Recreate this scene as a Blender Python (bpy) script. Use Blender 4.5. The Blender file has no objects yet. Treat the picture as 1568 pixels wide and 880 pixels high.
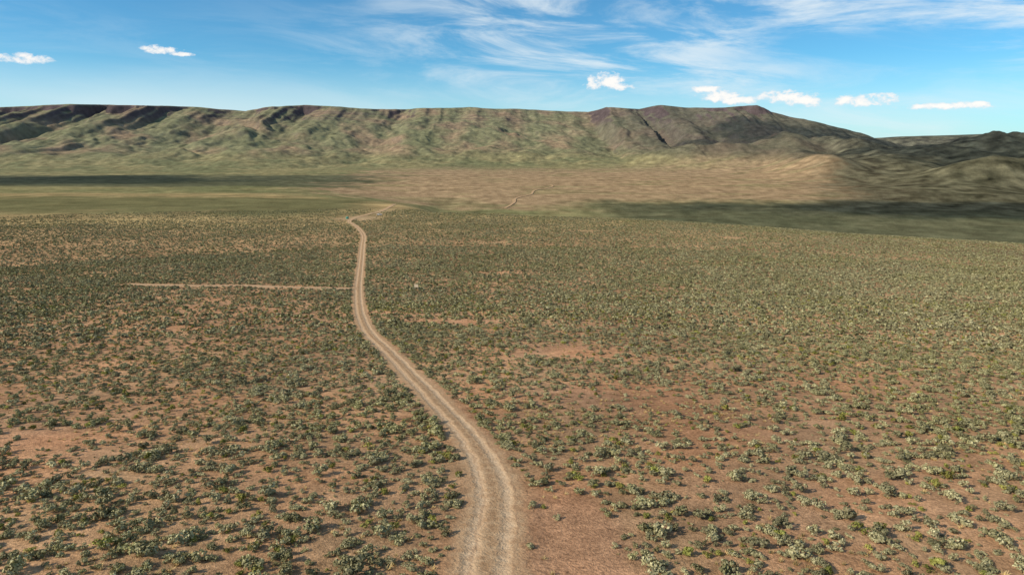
import bpy, bmesh, math, numpy as np
from mathutils import Vector
rng = np.random.default_rng(7)
sc = bpy.context.scene
sc.view_settings.view_transform='Standard'; sc.view_settings.look='None'; sc.view_settings.exposure=0

# ---------------------------------------------------------------- noise
def _h(ix,iy,seed):
    n=(ix.astype(np.int64)*374761393+iy.astype(np.int64)*668265263+seed*974711)&0x7fffffff
    n=((n^(n>>13))*1274126177)&0x7fffffff
    n=((n^(n>>16))*2246822519)&0x7fffffff
    return (n^(n>>15))&0xffff
_ct=np.cos(np.arange(65536)*(2*math.pi/65536)); _st=np.sin(np.arange(65536)*(2*math.pi/65536))
def perlin(x,y,seed=0):
    x=np.asarray(x,float); y=np.asarray(y,float)
    x,y=np.broadcast_arrays(x,y)
    ix=np.floor(x); iy=np.floor(y); fx=x-ix; fy=y-iy
    u=fx*fx*fx*(fx*(fx*6-15)+10); v=fy*fy*fy*(fy*(fy*6-15)+10)
    def g(a,b,dx,dy):
        t=_h(ix+a,iy+b,seed)
        return _ct[t]*dx+_st[t]*dy
    n00=g(0,0,fx,fy);n10=g(1,0,fx-1,fy);n01=g(0,1,fx,fy-1);n11=g(1,1,fx-1,fy-1)
    return 1.5*((n00*(1-u)+n10*u)*(1-v)+(n01*(1-u)+n11*u)*v)
def fbm(x,y,o=4,seed=0,gain=.5):
    s=0;a=1;t=0
    for i in range(o):
        s=s+a*perlin(x*2**i,y*2**i,seed+i*17);t+=a;a*=gain
    return s/t
def sst(a,b,x):
    t=np.clip((x-a)/(b-a),0,1); return t*t*(3-2*t)
def mix(a,b,t): return a*(1-t)+b*t

# ---------------------------------------------------------------- terrain height (z=0 is camera level)
_ty=np.arange(-3000,4000,5.)
_tz=np.interp(_ty,[-3000,-200,0,35,100,180,260,400,650,900,1300,4000],
              [-10,-14,-19.5,-23.5,-34.5,-45.5,-54,-62,-72.5,-81,-96,-110])
k=np.exp(-.5*(np.arange(-12,13)/4.)**2);k/=k.sum()
_tz=np.convolve(np.pad(_tz,12,mode='edge'),k,'valid')
RS=np.array([-3.,-1.5,-.9,-.733,-.612,-.556,-.490,-.453,-.373,-.341,-.294,-.172,-.060,.015,.1085,.1366,.183,.211,.258,.305,.342,.361,.380,.417,.473,.520,.576,.642,.733,.9,1.5,3.])
RP=np.array([190,175,168,165,160,162,163,165,171,163,162,168,165,168,173,165,168,162,166,165,163,162,172,183,197,212,209,207,204,198,194,200.])
RY=np.array([3000,4000,4650,4700,4700,4750,4800,4900,5250,5000,5150,5300,5400,5500,5450,5150,5050,4950,4800,4600,4450,4380,4400,4420,4430,4400,4250,4150,4000,3700,3000,2200.])
RX=RS*RY; RQ=(216-RP)*.00091
HILLS=[(1010,3350,230,260,95),(760,3500,240,200,50),(1260,3500,200,240,55),(-1900,3500,260,240,40),(-1300,3650,200,200,36),(-2700,3400,320,240,40),(-2300,3250,160,150,26),
       (100,3900,260,200,30),(-500,3900,300,200,34),(2020,2750,500,430,146),(2900,2700,600,600,150),(1400,2020,190,170,72),(1900,2080,360,260,80),(1650,3300,240,300,60),(1120,1750,180,150,24),(1150,2500,130,260,34),(1380,2450,110,200,34)]
SPURS=[(1440,3750,1090,2350,150,95,34),(1640,3600,1420,2500,120,70,20),(-1560,4300,-1350,3300,190,70,12),(-2350,4100,-2050,3200,190,60,12),(-3000,4100,-2800,3300,190,60,12),(300,4500,420,3500,190,70,12),(-700,4500,-560,3600,190,60,10),(-150,4600,-60,3800,160,60,10)]
_CX=[-900,-420,-170,-90,60,300,600,1200]; _CY=[1150,1120,900,700,630,540,440,380]
CLX=np.array([-4500,-3400,-2300,-2100,-1750,-1500,-1300,-700,0,700,1300,1600,1800,2400,4500]); CLF=np.array([.17,.17,.15,.05,.07,.13,.07,.05,.035,.03,.07,.14,.05,.02,.02])
def rimY(x):
    b=np.interp(x,RX,RY); z0=x*0
    can=sst(.34,0,np.abs(perlin(x/620,z0+7.7,29)))*(.25+.75*sst(-.2,.4,perlin(x/900,z0+2.2,33)))
    return b+150*fbm(x/900,z0+.5,3,5)+200*can+60*np.abs(perlin(x/240,z0+3.3,9))+26*np.abs(perlin(x/90,z0+1.3,19))+14*np.abs(perlin(x/37,z0+1.9,20))
def H(x,y):
    x=np.asarray(x,float);y=np.asarray(y,float)
    near=np.interp(y,_ty,_tz)
    near=near-16*sst(110,520,x)*sst(120,480,y)+2.5*sst(-100,-500,x)*sst(300,700,y)
    near=near+2.2*fbm(x/170,y/170,2,3)*sst(60,300,np.hypot(x,y))+.35*fbm(x/26,y/26,2,4)
    C=np.interp(x,_CX,_CY)
    val=-128+4*fbm(x/700,y/500,3,11)-6*sst(300,1200,x)*sst(2600,1200,y)+8*sst(-250,-700,x)*sst(2600,1400,y)
    t=sst(0,1,(y-C)/np.interp(x,[-500,-100],[1000,520]))
    base=mix(near,val,t)
    if np.max(y)<1200: return base
    base=base+sst(900,1400,y)*(2.5*fbm(x/160,y/160,3,13))
    Y=rimY(x+60*fbm(x/200,y/200,2,39)); ratio=np.interp(x,RX,RQ); Z=ratio*Y+8*fbm(x/260,y/300,3,31)*sst(3000,1500,np.abs(x))
    L=np.where(x>900,1700,2100)
    warp=1.2*fbm(x/800,y/800,3,41)+.35*fbm(x/240,y/240,3,42)
    t0=(y-(Y-L))/L
    tt=t0+.06*fbm(x/330,y/330,4,43)*sst(.0,.4,t0)*sst(.95,.8,t0)
    cf=np.clip(np.interp(x,CLX,CLF)*(.75+1.6*fbm(x/150,y/1500,3,47)),.008,.22)
    f=np.where(tt<0,0,np.where(tt<.955,(1-cf)*np.clip(tt/.955,0,1)**1.7,1-cf+cf*sst(.955,.985,tt)))
    f=f+.03*(sst(.60,.66,tt)-sst(.66,.86,tt))*sst(-.3,.3,perlin(x/500,y/1500,48))
    m=f*(Z-base)
    A=np.clip(tt,0,1)*np.clip(1-tt,0,1)*4
    big=.22+.95*sst(-.15,.55,perlin(x/900,y/2000,57))
    ro=lambda v:np.sqrt(v*v+.02)      # rounded valley floors
    rid=ro(perlin(x/400+warp,y/1300+.3*warp,51)); rid2=ro(perlin(x/190+warp*1.5,y/420+.5*warp,52)); rid3=ro(perlin(x/75+warp*3,y/170,53))
    m=m+A*((rid-.35)*88*big+(rid2-.3)*26+(rid3-.3)*8+9*fbm(x/80,y/90,4,54))
    m=np.where(tt>1,Z-base-.03*(y-Y)*sst(1,1.2,tt),m)
    lim=np.clip(1.1-tt,0,1); hn=1+.22*fbm(x/180,y/260,4,61)-.25*np.abs(perlin(x/130+warp,y/240,63))
    for (hx,hy,sx,sy,hh) in HILLS:
        m=m+hh*np.exp(-((x-hx)/sx)**2-((y-hy)/sy)**2)*hn*lim
    for (x0,y0,x1,y1,wd,h0,h1) in SPURS:
        dx,dy=x1-x0,y1-y0; ll=dx*dx+dy*dy; q=np.clip(((x-x0)*dx+(y-y0)*dy)/ll,0,1)
        d=np.hypot(x-x0-q*dx,y-y0-q*dy)*(1+.4*fbm(x/200,y/200,3,66))
        m=m+mix(h0,h1,q)*np.exp(-np.clip(d/wd,0,20)**1.5)*lim
    return base+m*sst(1400,2000,y)

# ---------------------------------------------------------------- colour field (dry soil / vegetation zones, plus painted cloud shade and haze)
def C3(*a): return np.array(a)
SOIL=C3(.56,.290,.155); SOIL2=C3(.47,.275,.160); OLIVE=C3(.260,.225,.108); GREEN=C3(.190,.190,.090); CLOUDSHADE=C3(.095,.100,.060)
TAN=C3(.37,.262,.152); STRAW=C3(.56,.41,.19); CLIFF=C3(.085,.054,.052); SLOPE=C3(.225,.215,.108); BROWN=C3(.32,.225,.132)
BARE=[(4.0,38,2.8,9,1.8),(-18,160,14,5,.9),(9,120,10,8,.7),(58,520,12,8,1),(150,470,12,8,.8),(0,290,18,7,.8),(-45,62,7,5,.4),(12,80,10,8,.45),(-25,175,30,4,.5),(-147,655,26,30,1.3),(-142,760,16,70,.9)]
def veg(x,y):
    """local shrub cover 0..1 on the near plateau"""
    n=fbm(x/55,y/55,3,71); n2=fbm(x/12,y/12,2,72)
    v=.74+.48*n+.38*n2+.22*sst(20,140,x)+.22*sst(150,330,y)-.12*sst(-5,-60,x)*sst(260,120,y)
    for (cx,cy,sx,sy,a) in BARE:
        v=v-a*np.exp(-((x-cx)/sx)**2-((y-cy)/sy)**2)
    return np.clip(v,0,1)
def tcol(x,y,z,slope):
    n1=fbm(x/60,y/60,4,81)[:,None]; n2=fbm(x/400,y/260,4,82)[:,None]; n3=fbm(x/12,y/12,3,83)[:,None]
    X=x[:,None];Yy=y[:,None]; Zz=z[:,None]
    r=np.hypot(x,y)[:,None]
    c=mix(SOIL,SOIL2,np.clip(.5+1.4*n3,0,1))
    v=veg(x,y)[:,None]
    under=mix(OLIVE,C3(.38,.25,.14),.5)
    c=mix(c,under,np.clip(v*.60-.12,0,1))
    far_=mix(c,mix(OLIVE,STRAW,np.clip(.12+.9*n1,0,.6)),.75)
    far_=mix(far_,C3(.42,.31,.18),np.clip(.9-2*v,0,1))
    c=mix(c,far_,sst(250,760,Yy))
    c=mix(c,C3(.22,.145,.09),.6*np.exp(-((X-330)/110)**2-((Yy-430)/60)**2))  # cloud shade on the right plateau, painted as a brown patch
    c=mix(c,STRAW,.9*np.exp(-((X+330)/130)**2-((Yy-600)/45)**2)*np.clip(.8+1.5*n1,0,1))
    c=mix(c,GREEN*.72,.85*sst(-150,-240,X+60*n1)*sst(650,740,Yy+100*n1)*sst(1150,1000,Yy+100*n1))
    C=np.interp(x,_CX,_CY)[:,None]
    tv=sst(20,200,Yy-C)
    valc=mix(GREEN,OLIVE,np.clip(.5+2*n2+1.2*n1,0,1))
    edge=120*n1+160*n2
    tanm=sst(-330,-160,(X+.12*(Yy-1500)+edge*1.5)+200)*sst(1250,1400,Yy+edge)*sst(3500,2900,Yy+edge*2)*sst(1150,850,X-.38*(Yy-1750)+edge)
    tanm=tanm*(1-.85*sst(60,200,X)*sst(1600,1450,Yy+.4*edge))*(1-.5*sst(.1,.35,fbm(x/300,y/110,3,87))[:,None])
    c2=mix(valc,mix(TAN,BROWN,np.clip(.25+2.4*n2+.8*n1,0,1)),np.clip(tanm,0,1))
    c2=mix(c2,CLOUDSHADE,.9*sst(-360,-560,X+edge)*sst(1650,1850,Yy+edge*.8)*sst(2850,2500,Yy+edge*1.2))  # left cloud-shadow band, painted as dark green ground
    c2=mix(c2,CLOUDSHADE,.8*sst(100,240,X)*sst(1560,1430,Yy+edge*1.1))  # right valley band, cloud shade painted into the ground colour
    fx=fbm(x/26,y/45,4,97)[:,None]; c2=c2*(1+.55*fx)
    c=mix(c,c2,tv)
    tm=sst(-100,-40,Zz)*sst(2400,2900,Yy)
    nn=fbm(x/260+.4*y/300,y/420,5,91)[:,None]; st=fbm(x/900,z/9,3,95)[:,None]
    c3=mix(SLOPE,BROWN,np.clip(.38+2.4*nn,0,1))
    c3=mix(c3,GREEN*.9,np.clip(.15+2.2*n2,0,.8))
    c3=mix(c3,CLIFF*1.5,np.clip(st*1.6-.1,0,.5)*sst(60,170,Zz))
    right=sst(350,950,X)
    c3=mix(c3,C3(.100,.086,.062),.75*right)*(1+.5*fx)  # right end of the range darkened in colour for cloud shade
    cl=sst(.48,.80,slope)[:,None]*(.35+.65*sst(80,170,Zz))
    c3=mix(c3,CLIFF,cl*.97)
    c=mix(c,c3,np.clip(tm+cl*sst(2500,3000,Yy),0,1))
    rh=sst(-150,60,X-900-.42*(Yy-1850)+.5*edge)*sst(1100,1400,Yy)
    c=mix(c,C3(.098,.092,.058)*(1+1.3*n1+.8*fx),.9*rh)  # brown-olive right hills, with cloud shade painted into their tone
    c=c*(1+.16*n1+.22*n2*tv)
    c=mix(c,C3(.17,.20,.23),.15*sst(1500,5200,r))   # aerial haze painted into the colour of distant ground
    return np.clip(c,.01,1)

# ---------------------------------------------------------------- node helpers
def newmat(name):
    m=bpy.data.materials.new(name); m.use_nodes=True
    nt=m.node_tree; nt.nodes.clear(); return m,nt
def N(nt,t,**kw):
    n=nt.nodes.new(t)
    for k_,v_ in kw.items(): setattr(n,k_,v_)
    return n
def setin(nt,n,i,v):
    s=n.inputs[i]
    if isinstance(v,bpy.types.NodeSocket): nt.links.new(v,s)
    else: s.default_value=v
def Mth(nt,op,a,b=0.,c=None,clamp=False):
    n=N(nt,'ShaderNodeMath',operation=op); n.use_clamp=clamp
    setin(nt,n,0,a); setin(nt,n,1,b)
    if c is not None: setin(nt,n,2,c)
    return n.outputs[0]
def MixC(nt,f,a,b,bt='MIX'):
    n=N(nt,'ShaderNodeMix',data_type='RGBA',blend_type=bt)
    setin(nt,n,0,f); setin(nt,n,6,a); setin(nt,n,7,b); return n.outputs[2]
def Noise(nt,vec,scale,det=4,rough=.55,dist=0.):
    n=N(nt,'ShaderNodeTexNoise'); nt.links.new(vec,n.inputs['Vector'])
    n.inputs['Scale'].default_value=scale;n.inputs['Detail'].default_value=det
    n.inputs['Roughness'].default_value=rough;n.inputs['Distortion'].default_value=dist
    return n.outputs['Fac']
def MR(nt,v,a,b,c=0.,d=1.,smooth=False):
    n=N(nt,'ShaderNodeMapRange'); n.interpolation_type='SMOOTHSTEP' if smooth else 'LINEAR'
    setin(nt,n,0,v)
    for i,q in enumerate((a,b,c,d)): n.inputs[i+1].default_value=q
    return n.outputs[0]
def Diff(nt,col,normal=None,rough=0.):
    b=N(nt,'ShaderNodeBsdfDiffuse'); setin(nt,b,'Color',col); b.inputs['Roughness'].default_value=rough
    if normal is not None: nt.links.new(normal,b.inputs['Normal'])
    return b.outputs[0]
def Out(nt,s): o=N(nt,'ShaderNodeOutputMaterial'); nt.links.new(s,o.inputs[0])
def rgb(*a): return (a[0],a[1],a[2],1)

def ground_nodes(nt):
    pos=N(nt,'ShaderNodeNewGeometry').outputs['Position']
    att=N(nt,'ShaderNodeAttribute',attribute_name='tcol').outputs['Color']
    nf=Noise(nt,pos,4,3,.8); nm=Noise(nt,pos,.5,3,.72); nb=Noise(nt,pos,.02,6,.76)
    f=Mth(nt,'MULTIPLY',Mth(nt,'MULTIPLY',MR(nt,nf,.3,.7,.68,1.32),MR(nt,nm,.3,.7,.72,1.26)),MR(nt,nb,.3,.7,.62,1.38))
    n2=Noise(nt,pos,2.6,3,.85)
    f=Mth(nt,'MULTIPLY',f,Mth(nt,'MULTIPLY',MR(nt,n2,.56,.68,1,1.22),MR(nt,n2,.45,.33,1,.62)))
    cc=N(nt,'ShaderNodeCombineXYZ')
    for i in range(3): nt.links.new(f,cc.inputs[i])
    col=MixC(nt,1.,att,cc.outputs[0],'MULTIPLY')
    return pos,col
mg,nt=newmat('dry_ground')
pos,col=ground_nodes(nt)
h1=Noise(nt,pos,5,2,.75)
bp=N(nt,'ShaderNodeBump'); bp.inputs['Strength'].default_value=.7; bp.inputs['Distance'].default_value=.16; nt.links.new(h1,bp.inputs['Height'])
Out(nt,Diff(nt,col,bp.outputs[0]))

def mesh_obj(name,verts,faces,mat=None,smooth=True,coll=None,link=True):
    me=bpy.data.meshes.new(name)
    verts=np.asarray(verts,np.float32); me.vertices.add(len(verts)); me.vertices.foreach_set('co',verts.ravel())
    faces=np.asarray(faces,np.int32)
    if len(faces):
        k_=faces.shape[1]
        me.loops.add(faces.size); me.loops.foreach_set('vertex_index',faces.ravel())
        me.polygons.add(len(faces)); me.polygons.foreach_set('loop_start',np.arange(0,faces.size,k_,dtype=np.int32))
        me.polygons.foreach_set('loop_total',np.full(len(faces),k_,np.int32))
        me.polygons.foreach_set('use_smooth',np.full(len(faces),smooth))
    me.update(calc_edges=True)
    if mat: me.materials.append(mat)
    o=bpy.data.objects.new(name,me)
    if link: (coll or sc.collection).objects.link(o)
    return o
def add_col(me,name,c):
    a=me.attributes.new(name,'FLOAT_COLOR','POINT')
    d=np.ones((len(c),4),np.float32); d[:,:3]=c; a.data.foreach_set('color',d.ravel())
def grid_faces(nr,nc,wrap=False):
    i=np.arange(nr-1)[:,None]; j=np.arange(nc if wrap else nc-1)[None]
    a=i*nc+j; b=i*nc+(j+1)%nc
    return np.stack([a,b,b+nc,a+nc],-1).reshape(-1,4)

# ---------------------------------------------------------------- terrain sheet (polar, graded)
ang=np.concatenate([np.radians(np.linspace(-48,48,1000)),np.radians(np.linspace(48,312,90)[1:-1])])
rad=np.concatenate([[.3],np.geomspace(3,2000,290),np.linspace(2000,6200,470)[1:],np.geomspace(6200,40000,24)[1:]])
A,R=np.meshgrid(ang,rad); X=(R*np.sin(A)).ravel(); Y=(R*np.cos(A)).ravel()
Z=H(X,Y)
Zg=Z.reshape(A.shape); dr=np.gradient(Zg,axis=0)/np.gradient(R,axis=0)
dtn=np.gradient(Zg,axis=1)/(np.maximum(np.abs(np.gradient(A,axis=1)),1e-4)*R)
SL=np.hypot(dr,np.clip(dtn,-2,2)).ravel()
terr=mesh_obj('desert_terrain',np.stack([X,Y,Z],1),grid_faces(len(rad),len(ang),True)[:,::-1],mg)
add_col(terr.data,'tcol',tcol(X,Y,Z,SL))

# ---------------------------------------------------------------- camera
cam=bpy.data.objects.new('camera',bpy.data.cameras.new('camera')); sc.collection.objects.link(cam)
cam.data.sensor_width=36; cam.data.lens=24; cam.rotation_euler=(math.radians(90-12.1),0,0); cam.data.clip_end=90000; cam.data.clip_start=.1
sc.camera=cam

# ---------------------------------------------------------------- roads
road_pts=[(-1.5,28),(-1.5,30.8),(-1.5,35.9),(-1.3,41.6),(-1.3,46.2),(-2.1,52.5),(-3.6,58.8),(-5.2,64.7),(-8.6,75.9),(-12.3,87.5),(-17.5,103.4),(-24.4,123.2),(-31.8,144.5),(-41.7,181.4),(-55.2,239.9),(-68.1,301.7),(-85.7,387),(-105.7,481.6),(-131,570),(-147,615),(-152,655),(-147,705),(-145,760),(-150,840),(-154,900)]
br_pts=[(-54.4,236.2),(-60.7,235),(-70.7,237.7),(-85.6,240.3),(-96.2,243.3),(-109.4,241.1),(-123.7,242.3),(-140,244)]
v_pts=[(-14,1330),(4,1450),(10,1560),(46,1680),(60,1800),(112,1950),(118,2050)]
def catmull(P,step):
    P=np.array(P,float); P=np.vstack([2*P[0]-P[1],P,2*P[-1]-P[-2]]); out=[]
    for i in range(1,len(P)-2):
        n=max(2,int(np.linalg.norm(P[i+1]-P[i])/step)); t=np.linspace(0,1,n,endpoint=False)[:,None]
        out.append(.5*(2*P[i]+(P[i+1]-P[i-1])*t+(2*P[i-1]-5*P[i]+4*P[i+1]-P[i+2])*t*t+(3*P[i]-P[i-1]-3*P[i+1]+P[i+2])*t**3))
    return np.vstack(out+[P[-2][None]])
def road_mat(name):
    m,nt=newmat(name)
    pos,col=ground_nodes(nt)
    u=N(nt,'ShaderNodeAttribute',attribute_name='across').outputs['Fac']
    wn=Noise(nt,pos,.35,6,.68)
    wob=MR(nt,wn,0,1,-.6,.6)
    uw=Mth(nt,'ADD',u,wob); au=Mth(nt,'ABSOLUTE',uw)
    mask=MR(nt,au,1.25,.70,0,1,True)
    n1=Noise(nt,pos,1.2,6,.74)
    base=MixC(nt,MR(nt,n1,.38,.62),rgb(.54,.37,.22),rgb(.42,.26,.145))
    us=Mth(nt,'ADD',u,Mth(nt,'MULTIPLY',wob,.4))
    tr=Mth(nt,'ABSOLUTE',Mth(nt,'SUBTRACT',Mth(nt,'ABSOLUTE',us),.45))
    trm=MR(nt,tr,.30,.03,0,1,True)
    base=MixC(nt,Mth(nt,'MULTIPLY',trm,MR(nt,n1,.3,.6,.9,.4)),base,rgb(.68,.495,.32))
    tr2=Mth(nt,'ABSOLUTE',Mth(nt,'SUBTRACT',Mth(nt,'ABSOLUTE',Mth(nt,'ADD',Mth(nt,'SUBTRACT',u,.17),Mth(nt,'MULTIPLY',wob,.6))),.55))
    base=MixC(nt,MR(nt,tr2,.06,.02,0,.4,True),base,rgb(.33,.20,.12))
    cen=MR(nt,Mth(nt,'ABSOLUTE',us),.18,.02,0,1,True)
    base=MixC(nt,Mth(nt,'MULTIPLY',cen,MR(nt,n1,.42,.58,.2,.7)),base,rgb(.29,.18,.10))
    st=MR(nt,Noise(nt,pos,14,2,.8),.58,.70); base=MixC(nt,Mth(nt,'MULTIPLY',st,.35),base,rgb(.22,.14,.09))
    col=MixC(nt,mask,col,base)
    hh=Mth(nt,'ADD',Mth(nt,'MULTIPLY',trm,-.6),Noise(nt,pos,4,3,.7))
    bp=N(nt,'ShaderNodeBump'); bp.inputs['Strength'].default_value=.8; bp.inputs['Distance'].default_value=.16; nt.links.new(hh,bp.inputs['Height'])
    Out(nt,Diff(nt,col,bp.outputs[0])); return m
roads=[]
def road(name,pts,wf,step=.6,lift=.035):
    P=catmull(pts,step); T=np.gradient(P,axis=0); T/=np.linalg.norm(T,axis=1)[:,None]+1e-9
    Nn=np.stack([T[:,1],-T[:,0]],1); w=wf(P)
    us=np.linspace(-2.1,2.1,35); XY=P[:,None]+Nn[:,None]*(us[None,:,None]*w[:,None,None]*.5)
    x=XY[...,0].ravel();y=XY[...,1].ravel(); r=np.hypot(x,y); z=H(x,y)
    U=np.tile(us,len(P))
    zz=z+(lift+.0004*r)*(1-2*sst(1.1,2.1,np.abs(U)))
    o=mesh_obj(name,np.stack([x,y,zz],1),grid_faces(len(P),35),road_mat(name+'_dirt'))
    add_col(o.data,'tcol',tcol(x,y,z,x*0))
    a=o.data.attributes.new('across','FLOAT','POINT'); a.data.foreach_set('value',U.astype(np.float32))
    roads.append((P,w)); return o
road('dirt_road',road_pts,lambda P:np.interp(P[:,1],[20,45,60,120,700],[5.2,4.3,3.7,3.7,4.2]))
road('dirt_track',br_pts,lambda P:np.full(len(P),4.2),.8,.05)
road('valley_road',v_pts,lambda P:np.full(len(P),5.),10,.4)

def road_dist(x,y):
    d=np.full(len(x),1e9)
    for (P,w),ex_ in zip(roads[:2],(0,.9)):
        st=max(1,len(P)//300); Q=P[::st]; W=w[::st]
        for i in range(0,len(x),20000):
            dd=np.hypot(x[i:i+20000,None]-Q[None,:,0],y[i:i+20000,None]-Q[None,:,1])-W[None]*.5-ex_
            d[i:i+20000]=np.minimum(d[i:i+20000],dd.min(1))
    return d

# ---------------------------------------------------------------- shrubs
def leaf_mat(name,c1,c2,c3):
    m,nt=newmat(name)
    lv=N(nt,'ShaderNodeAttribute',attribute_name='leafv').outputs['Fac']
    ti=N(nt,'ShaderNodeAttribute',attribute_name='tint',attribute_type='INSTANCER').outputs['Fac']
    c=MixC(nt,ti,rgb(*c1),rgb(*c2)); c=MixC(nt,Mth(nt,'MULTIPLY',lv,.8),c,rgb(*c3))
    rnd=N(nt,'ShaderNodeObjectInfo').outputs['Random']
    k_=MR(nt,rnd,0,1,.6,1.4); cc=N(nt,'ShaderNodeCombineXYZ')
    for i in range(3): nt.links.new(k_,cc.inputs[i])
    c=MixC(nt,1.,c,cc.outputs[0],'MULTIPLY')
    Out(nt,Diff(nt,c)); return m
mat_sage=leaf_mat('sagebrush_leaf',(.220,.205,.110),(.165,.165,.058),(.54,.49,.29))
mat_grn=leaf_mat('greasewood_leaf',(.14,.155,.036),(.27,.24,.06),(.36,.36,.11))
mat_str=leaf_mat('bunchgrass_blade',(.50,.36,.16),(.40,.30,.13),(.60,.45,.24))
def bush(seed,nl,ls,style):
    r=np.random.default_rng(seed)
    nb=r.integers(4,9); ba=r.uniform(0,6.28,nb); br=r.uniform(.03,.30,nb)
    bc=np.stack([br*np.cos(ba)*r.uniform(.8,1.4),br*np.sin(ba),r.uniform(.12,.34,nb)],1); bs=r.uniform(.14,.25,nb)
    which=r.integers(0,nb,nl); d=r.normal(size=(nl,3)); d/=np.linalg.norm(d,axis=1)[:,None]; d[:,2]=np.abs(d[:,2])*.9+r.uniform(-.35,.1,nl)
    rr=bs[which]*r.uniform(.55,1.1,nl)**.6
    c=bc[which]+d*rr[:,None]; c[:,2]=np.maximum(c[:,2],.015)
    nrm=d+r.normal(size=(nl,3))*.35; nrm/=np.linalg.norm(nrm,axis=1)[:,None]
    t=np.cross(nrm,r.normal(size=(nl,3))); t/=np.linalg.norm(t,axis=1)[:,None]; b=np.cross(nrm,t)
    L=ls*r.uniform(.6,1.3,nl)[:,None]
    if style=='grass':
        a=r.uniform(0,6.28,nl); lean=r.uniform(.05,.6,nl); root=np.stack([r.normal(0,.07,nl),r.normal(0,.07,nl),np.zeros(nl)],1)
        tip=root+np.stack([np.cos(a)*lean*.5,np.sin(a)*lean*.5,r.uniform(.12,.28,nl)],1)
        side=np.stack([-np.sin(a),np.cos(a),a*0],1)*.024
        q=np.stack([root-side,root+side,tip+side*.3,tip-side*.3],1)
    else:
        q=np.stack([c-t*L,c+b*L*.7,c+t*L,c-b*L*.7],1)
    V=q.reshape(-1,3); F=np.arange(4*nl).reshape(-1,4)
    hz=np.clip(c[:,2]/.5,0,1) if style!='grass' else np.ones(nl)*.6
    LV=np.repeat(r.uniform(0,1,nl)**1.4*(.15+1.0*hz),4)   # lit tops and dark undersides painted in: leaves paler higher up
    return V,F,np.clip(LV,0,1)
def protos(prefix,n,nl,ls,mat,style='bush',seed0=0):
    co=bpy.data.collections.new(prefix+'_plants')
    for i in range(n):
        V,F,LV=bush(seed0+i,nl,ls,style)
        o=mesh_obj('%s_plant_%02d'%(prefix,i),V,F,mat,False,link=False); co.objects.link(o)
        a=o.data.attributes.new('leafv','FLOAT','POINT'); a.data.foreach_set('value',LV.astype(np.float32))
    return co
def scatter(name,x,y,scl,tint,co,nvar,sink=.02):
    z=H(x,y)-sink
    o=mesh_obj(name,np.stack([x,y,z],1),np.zeros((0,4)))
    me=o.data; n=len(x)
    s3=np.stack([scl*rng.uniform(.8,1.3,n),scl*rng.uniform(.8,1.3,n),scl*rng.uniform(.75,1.15,n)],1)
    a=me.attributes.new('scl','FLOAT_VECTOR','POINT');a.data.foreach_set('vector',s3.astype(np.float32).ravel())
    rr=np.zeros((n,3)); rr[:,2]=rng.uniform(0,6.28,n); rr[:,:2]=rng.normal(0,.08,(n,2))
    a=me.attributes.new('rot','FLOAT_VECTOR','POINT');a.data.foreach_set('vector',rr.astype(np.float32).ravel())
    a=me.attributes.new('idx','INT','POINT');a.data.foreach_set('value',rng.integers(0,nvar,n).astype(np.int32))
    a=me.attributes.new('tint','FLOAT','POINT');a.data.foreach_set('value',np.clip(tint,0,1).astype(np.float32))
    g=bpy.data.node_groups.new(name+'_scatter','GeometryNodeTree')
    g.interface.new_socket('Geometry',in_out='INPUT',socket_type='NodeSocketGeometry'); g.interface.new_socket('Geometry',in_out='OUTPUT',socket_type='NodeSocketGeometry')
    gi=g.nodes.new('NodeGroupInput');go=g.nodes.new('NodeGroupOutput'); ip=g.nodes.new('GeometryNodeInstanceOnPoints')
    ci=g.nodes.new('GeometryNodeCollectionInfo'); ci.inputs['Collection'].default_value=co; ci.inputs['Separate Children'].default_value=True; ci.inputs['Reset Children'].default_value=True
    def na(nm,t): q=g.nodes.new('GeometryNodeInputNamedAttribute'); q.data_type=t; q.inputs['Name'].default_value=nm; return q.outputs['Attribute']
    g.links.new(gi.outputs[0],ip.inputs['Points']); g.links.new(ci.outputs[0],ip.inputs['Instance']); ip.inputs['Pick Instance'].default_value=True
    g.links.new(na('idx','INT'),ip.inputs['Instance Index']); g.links.new(na('rot','FLOAT_VECTOR'),ip.inputs['Rotation']); g.links.new(na('scl','FLOAT_VECTOR'),ip.inputs['Scale'])
    g.links.new(ip.outputs[0],go.inputs[0])
    md=o.modifiers.new('scatter','NODES'); md.node_group=g; return o
def sample(n,r0,r1,half=42):
    r=np.sqrt(rng.uniform(r0*r0,r1*r1,n)); a=np.radians(rng.uniform(-half,half,n)); return r*np.sin(a),r*np.cos(a)
def area(r0,r1): return math.radians(84)*.5*(r1*r1-r0*r0)
co_n=protos('sagebrush',12,300,.057,mat_sage,seed0=100)
co_f=protos('distant_sagebrush',8,42,.155,mat_sage,seed0=300)
co_g=protos('greasewood',6,220,.062,mat_grn,seed0=400)
co_s=protos('bunchgrass',5,30,.05,mat_str,'grass',seed0=500)
def place(r0,r1,dens):
    x,y=sample(int(area(r0,r1)*dens),r0,r1); v=veg(x,y); k_=rng.uniform(0,1,len(x))<v**1.15; x,y=x[k_],y[k_]
    k_=road_dist(x,y)>.35; return x[k_],y[k_]
def tint(x,y): return np.clip(.35+1.1*fbm(x/40,y/40,3,121)+rng.normal(0,.22,len(x)),0,1)
x,y=place(14,150,1.65)
P,w=roads[0]; sel=(P[:,1]<330); Pp=P[sel];Ww=w[sel]; T=np.gradient(Pp,axis=0);T/=np.linalg.norm(T,axis=1)[:,None]
ii=rng.integers(0,len(Pp),1100); side=rng.choice([-1,1],1100); off=Ww[ii]*.5+.5+rng.exponential(.7,1100)
ex=Pp[ii,0]+T[ii,1]*side*off; ey=Pp[ii,1]-T[ii,0]*side*off
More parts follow.
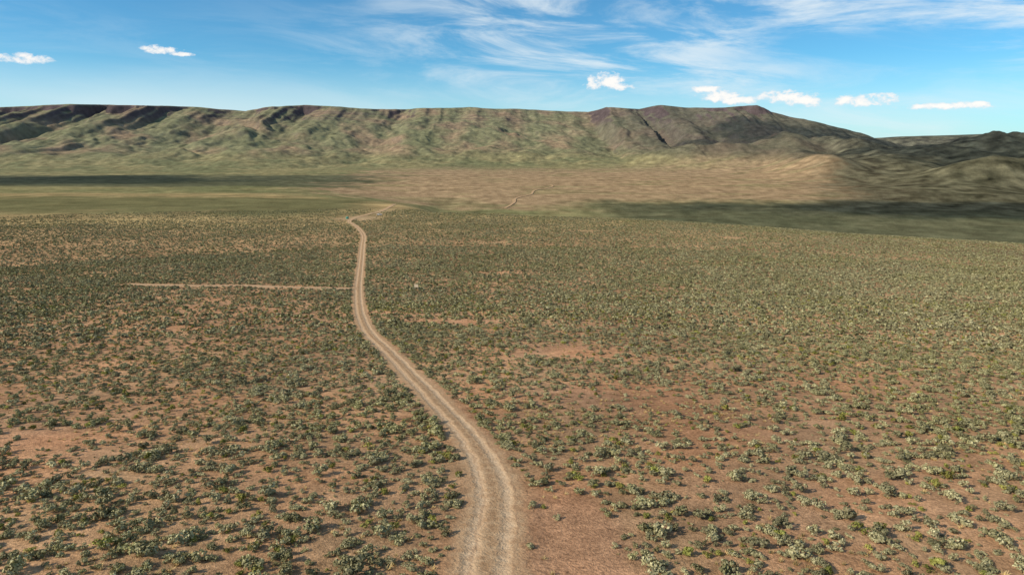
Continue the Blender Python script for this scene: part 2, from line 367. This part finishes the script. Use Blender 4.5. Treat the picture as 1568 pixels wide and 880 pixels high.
k_=(ey>42)&((fbm(ex/9,ey/9,2,5)>-.12)); ex,ey=ex[k_],ey[k_]
tq=rng.uniform(0,1,160); dx_=-14-20*tq+rng.normal(0,.5,160)+3*np.sin(tq*5); dy_=248+75*tq
x=np.concatenate([x,ex,dx_]);y=np.concatenate([y,ey,dy_])
s=np.clip(rng.lognormal(-.34,.42,len(x)),.22,1.7); scatter('sagebrush',x,y,s,tint(x,y),co_n,12)
x,y=place(150,400,1.05); s=np.clip(rng.lognormal(-.12,.38,len(x)),.4,1.9); scatter('distant_sagebrush',x,y,s,tint(x,y),co_f,8)
x,y=place(400,800,.30); k_=~((x<-150)&(y>610)&(rng.uniform(0,1,len(x))<.5))&(y-np.interp(x,_CX,_CY)<60); x,y=x[k_],y[k_]; s=np.clip(rng.lognormal(.1,.3,len(x)),.6,1.9); scatter('distant_sagebrush',x,y,s,tint(x,y),co_f,8)
x,y=place(14,240,.16); s=np.clip(rng.lognormal(-.35,.35,len(x)),.3,1.3); scatter('greasewood',x,y,s,rng.uniform(0,1,len(x)),co_g,6)
x,y=sample(int(area(14,200)*1.),14,200); v=fbm(x/20,y/20,3,140); k_=(rng.uniform(0,1,len(x))<np.clip(.25+1.3*v,.04,1))&(road_dist(x,y)>.3); x,y=x[k_],y[k_]
scatter('bunchgrass',x,y,rng.uniform(.4,1.1,len(x)),rng.uniform(0,1,len(x)),co_s,5)

# ---------------------------------------------------------------- small built things
def paint(name,c,rough=.5,metal=0.):
    m,nt=newmat(name); pos=N(nt,'ShaderNodeNewGeometry').outputs['Position']
    n=Noise(nt,pos,6,4,.7); col=MixC(nt,MR(nt,n,.45,.7,0,.35),rgb(*c),rgb(.35,.25,.16))
    b=N(nt,'ShaderNodeBsdfPrincipled'); nt.links.new(col,b.inputs['Base Color']); b.inputs['Roughness'].default_value=rough; b.inputs['Metallic'].default_value=metal
    Out(nt,b.outputs[0]); return m
def empty(name,x,y,rot=0):
    e=bpy.data.objects.new(name,None); sc.collection.objects.link(e); e.location=(x,y,float(H(np.array([x]),np.array([y]))[0])+.1); e.rotation_euler=(0,0,rot); return e
def bm_obj(name,bm,mat,par,bev=0):
    if bev: bmesh.ops.bevel(bm,geom=bm.edges[:],offset=bev,segments=2,affect='EDGES',profile=.6)
    me=bpy.data.meshes.new(name); bm.to_mesh(me); bm.free(); me.materials.append(mat); o=bpy.data.objects.new(name,me); sc.collection.objects.link(o); o.parent=par; return o
def prism(name,prof,y0,y1,mat,par,bev=.03,inset=0):
    bm=bmesh.new(); n=len(prof); a=[bm.verts.new((p[0],y0,p[1])) for p in prof]; b=[bm.verts.new((p[0],y1,p[1])) for p in prof]
    bm.faces.new(a); bm.faces.new(b[::-1])
    for i in range(n): bm.faces.new((a[i],b[i],b[(i+1)%n],a[(i+1)%n]))
    bmesh.ops.recalc_face_normals(bm,faces=bm.faces[:]); return bm_obj(name,bm,mat,par,bev)
def cyl(name,r0,r1,h,loc,mat,par,seg=24,rot=(0,0,0),bev=0):
    bm=bmesh.new(); bmesh.ops.create_cone(bm,cap_ends=True,segments=seg,radius1=r0,radius2=r1,depth=h)
    o=bm_obj(name,bm,mat,par,bev); o.location=loc; o.rotation_euler=rot; return o
white=paint('white_paint',(.80,.80,.78),.35); glass=paint('window_glass',(.03,.035,.04),.1); rub=paint('tyre_rubber',(.03,.03,.03),.9); teal=paint('teal_tank_plastic',(.06,.30,.22),.7); wood=paint('weathered_wood',(.62,.50,.36),.9); steel=paint('galvanised_steel',(.5,.5,.5),.5,.6)
tk=empty('pickup_truck',-134,690,.2)
prism('body',[(-2.7,.45),(2.6,.45),(2.7,.75),(2.65,1.0),(1.25,1.12),(-.75,1.12),(-2.7,1.15)],-.95,.95,white,tk,.05)
prism('cab',[(1.25,1.125),(.62,1.80),(-.55,1.84),(-.75,1.125)],-.84,.84,white,tk,.05)
for s_ in (-1,1):
    prism('side_window',[(1.02,1.18),(.56,1.70),(-.45,1.73),(-.60,1.18)],s_*.845,s_*.86,glass,tk,0)
    for wx in (-1.75,1.75):
        cyl('wheel',.40,.40,.26,(wx,s_*.86,.40),rub,tk,24,(math.pi/2,0,0),.03); cyl('hub',.2,.2,.02,(wx,s_*1.0,.40),steel,tk,16,(math.pi/2,0,0))
prism('windshield',[(1.23,1.17),(.68,1.76),(.70,1.78),(1.26,1.19)],-.74,.74,glass,tk,0)
prism('bed_cover',[(-2.6,1.156),(-.85,1.156),(-.85,1.2),(-2.6,1.2)],-.85,.85,white,tk,.01)
prism('front_bumper',[(2.705,.45),(2.85,.5),(2.85,.68),(2.705,.7)],-.9,.9,steel,tk,.02)
wt=empty('water_tank',-157,650,.2)
cyl('shell',1.4,1.4,1.7,(0,0,.85),teal,wt,40,bev=.06); cyl('domed_top',1.36,.35,.45,(0,0,1.93),teal,wt,40)
for i in range(4): cyl('rib',1.44,1.44,.08,(0,0,.35+i*.36),teal,wt,40)
cyl('lid',.33,.33,.12,(0,0,2.22),steel,wt,20); cyl('outlet_pipe',.06,.06,1.,(1.8,0,.25),steel,wt,12,(0,math.pi/2,0))
sg=empty('trailhead_sign',-33.6,234.7,-.3)
for s_ in (-.55,.55): cyl('post',.08,.07,1.9,(s_,0,.95),wood,sg,10)
prism('board',[(-.75,.95),(.75,.95),(.75,1.8),(-.75,1.8)],-.13,-.085,wood,sg,.01); prism('cap_rail',[(-.85,1.9),(.85,1.9),(.85,1.97),(-.85,1.97)],-.14,.12,wood,sg,.01)

# ---------------------------------------------------------------- sun & sky
SUN_AZ,SUN_EL=-108.,32.
sd=Vector((math.sin(math.radians(SUN_AZ))*math.cos(math.radians(SUN_EL)),math.cos(math.radians(SUN_AZ))*math.cos(math.radians(SUN_EL)),math.sin(math.radians(SUN_EL))))
sl=bpy.data.lights.new('sun','SUN'); sl.energy=5.0; sl.angle=math.radians(.53); sl.color=(1,.88,.70)
so=bpy.data.objects.new('sun',sl); so.rotation_euler=sd.to_track_quat('Z','Y').to_euler(); sc.collection.objects.link(so)

# drifting clouds high outside the frame; their shadows lie on the range
mc,nt=newmat('cloud_vapour')
oc=N(nt,'ShaderNodeTexCoord').outputs['Object']; ln=N(nt,'ShaderNodeVectorMath',operation='LENGTH'); nt.links.new(oc,ln.inputs[0])
gp=N(nt,'ShaderNodeNewGeometry').outputs['Position']
dn=Mth(nt,'ADD',Mth(nt,'SUBTRACT',1.08,ln.outputs['Value']),Mth(nt,'MULTIPLY',Mth(nt,'SUBTRACT',Noise(nt,gp,.0024,4,.62),.5),2.2))
al=MR(nt,dn,.08,.60,0,.70,True)
tb=N(nt,'ShaderNodeBsdfTransparent'); mx=N(nt,'ShaderNodeMixShader'); nt.links.new(al,mx.inputs[0]); nt.links.new(tb.outputs[0],mx.inputs[1]); nt.links.new(Diff(nt,rgb(.9,.9,.9)),mx.inputs[2]); Out(nt,mx.outputs[0])
def cloud(gx,gy,gz,rx,ry,h=900):
    th=np.linspace(0,2*math.pi,33)[:-1]; rr=np.linspace(0,1,9)[1:]
    V=np.array([(0,0,.12)]+[(a*math.cos(t),a*math.sin(t),.12*(1-a*a)) for a in rr for t in th]); F=[]
    for i in range(7):
        for j in range(32): F.append((1+i*32+j,1+i*32+(j+1)%32,1+(i+1)*32+(j+1)%32,1+(i+1)*32+j))
    F=np.vstack([np.array(F),[(0,1+j,1+(j+1)%32,1+(j+2)%32) for j in range(0,32,2)]])
    o=mesh_obj('cloud',V,F,mc); k_=(h-gz)/sd.z
    o.location=(gx+sd.x*k_,gy+sd.y*k_,h); o.scale=(rx,ry,300); return o
cloud(2100,2600,-60,1000,1000); cloud(1500,4000,60,750,550); cloud(-1500,2250,-115,900,450); cloud(800,1300,-115,620,240)

w=bpy.data.worlds.new('World'); sc.world=w; w.use_nodes=True; nt=w.node_tree; nt.nodes.clear()
sky=N(nt,'ShaderNodeTexSky',sky_type='NISHITA'); sky.sun_disc=False; sky.sun_elevation=math.radians(SUN_EL); sky.sun_rotation=math.radians(SUN_AZ)
sky.altitude=1800; sky.air_density=.95; sky.dust_density=.9; sky.ozone_density=2.
g=N(nt,'ShaderNodeTexCoord').outputs['Generated']; sep=N(nt,'ShaderNodeSeparateXYZ'); nt.links.new(g,sep.inputs[0])
az=Mth(nt,'MULTIPLY',Mth(nt,'ARCTAN2',sep.outputs[0],sep.outputs[1]),57.2958); el=Mth(nt,'MULTIPLY',Mth(nt,'ARCSINE',sep.outputs[2]),57.2958)
skyc=MixC(nt,1.,sky.outputs[0],rgb(.48,1.0,1.17),'MULTIPLY')
cx=N(nt,'ShaderNodeCombineXYZ'); nt.links.new(Mth(nt,'MULTIPLY',az,.085),cx.inputs[0]); nt.links.new(Mth(nt,'ADD',Mth(nt,'MULTIPLY',el,.42),Mth(nt,'MULTIPLY',az,.035)),cx.inputs[1])
cir=Noise(nt,cx.outputs[0],1.0,7,.64,.6); cir2=Noise(nt,cx.outputs[0],.45,2,.5,.2)
reg=Mth(nt,'MULTIPLY',MR(nt,az,-22,8,.12,1,True),MR(nt,el,2.5,6,.45,1,True))
cm=Mth(nt,'MULTIPLY',Mth(nt,'MULTIPLY',MR(nt,cir,.40,.68,0,1,True),MR(nt,cir2,.32,.52,.25,1,True)),reg)
band=Mth(nt,'MULTIPLY',MR(nt,el,6.5,1.5,0,1,True),MR(nt,az,0,-30,.6,.95,True))
band=Mth(nt,'MULTIPLY',band,MR(nt,cir2,.35,.6,.6,1))
skyc=MixC(nt,Mth(nt,'MULTIPLY',band,.78),skyc,rgb(6.8,8.0,8.5))
skyc=MixC(nt,Mth(nt,'MULTIPLY',cm,.85),skyc,rgb(7.6,8.3,8.6))
puffs=[(7.6,4.7,1.3,.55),(6.9,4.35,1.0,.3),(8.6,4.25,1.3,.28),(15.2,3.9,1.2,.28),(16.5,3.45,1.6,.42),(17.8,3.1,1.2,.3),(21,3.3,1.6,.45),(22.6,3.0,1.4,.4),(25.2,2.95,.8,.35),(26.8,2.9,1.6,.4),(31.7,2.35,2.2,.22),(33,2.4,1.0,.22),(-26,6.35,1.3,.26),(-24.9,6.15,.8,.15),(-34.3,5.3,1.5,.3),(-36.5,5.2,1.5,.3)]
c2=N(nt,'ShaderNodeCombineXYZ'); nt.links.new(az,c2.inputs[0]); nt.links.new(Mth(nt,'MULTIPLY',el,1.6),c2.inputs[1])
nz=Noise(nt,c2.outputs[0],.9,6,.65,.3); best=None
for (a0,e0,wa,we) in puffs:
    da=Mth(nt,'DIVIDE',Mth(nt,'SUBTRACT',az,a0),wa*1.2); de=Mth(nt,'DIVIDE',Mth(nt,'SUBTRACT',el,e0),we*1.2)
    q=Mth(nt,'SUBTRACT',1.,Mth(nt,'ADD',Mth(nt,'MULTIPLY',da,da),Mth(nt,'MULTIPLY',de,de)))
    best=q if best is None else Mth(nt,'MAXIMUM',best,q)
pv=Mth(nt,'ADD',best,Mth(nt,'MULTIPLY',Mth(nt,'SUBTRACT',nz,.5),5.0))
pm=MR(nt,pv,-.1,.95,0,1,True)
skyc=MixC(nt,Mth(nt,'MULTIPLY',pm,.93),skyc,MixC(nt,MR(nt,pv,.2,1.3),rgb(7.2,7.7,8.2),rgb(9.6,9.2,8.7)))
bg=N(nt,'ShaderNodeBackground'); nt.links.new(skyc,bg.inputs[0]); bg.inputs[1].default_value=.11
o=N(nt,'ShaderNodeOutputWorld'); nt.links.new(bg.outputs[0],o.inputs[0])
w.cycles.sampling_method='MANUAL'; w.cycles.sample_map_resolution=256
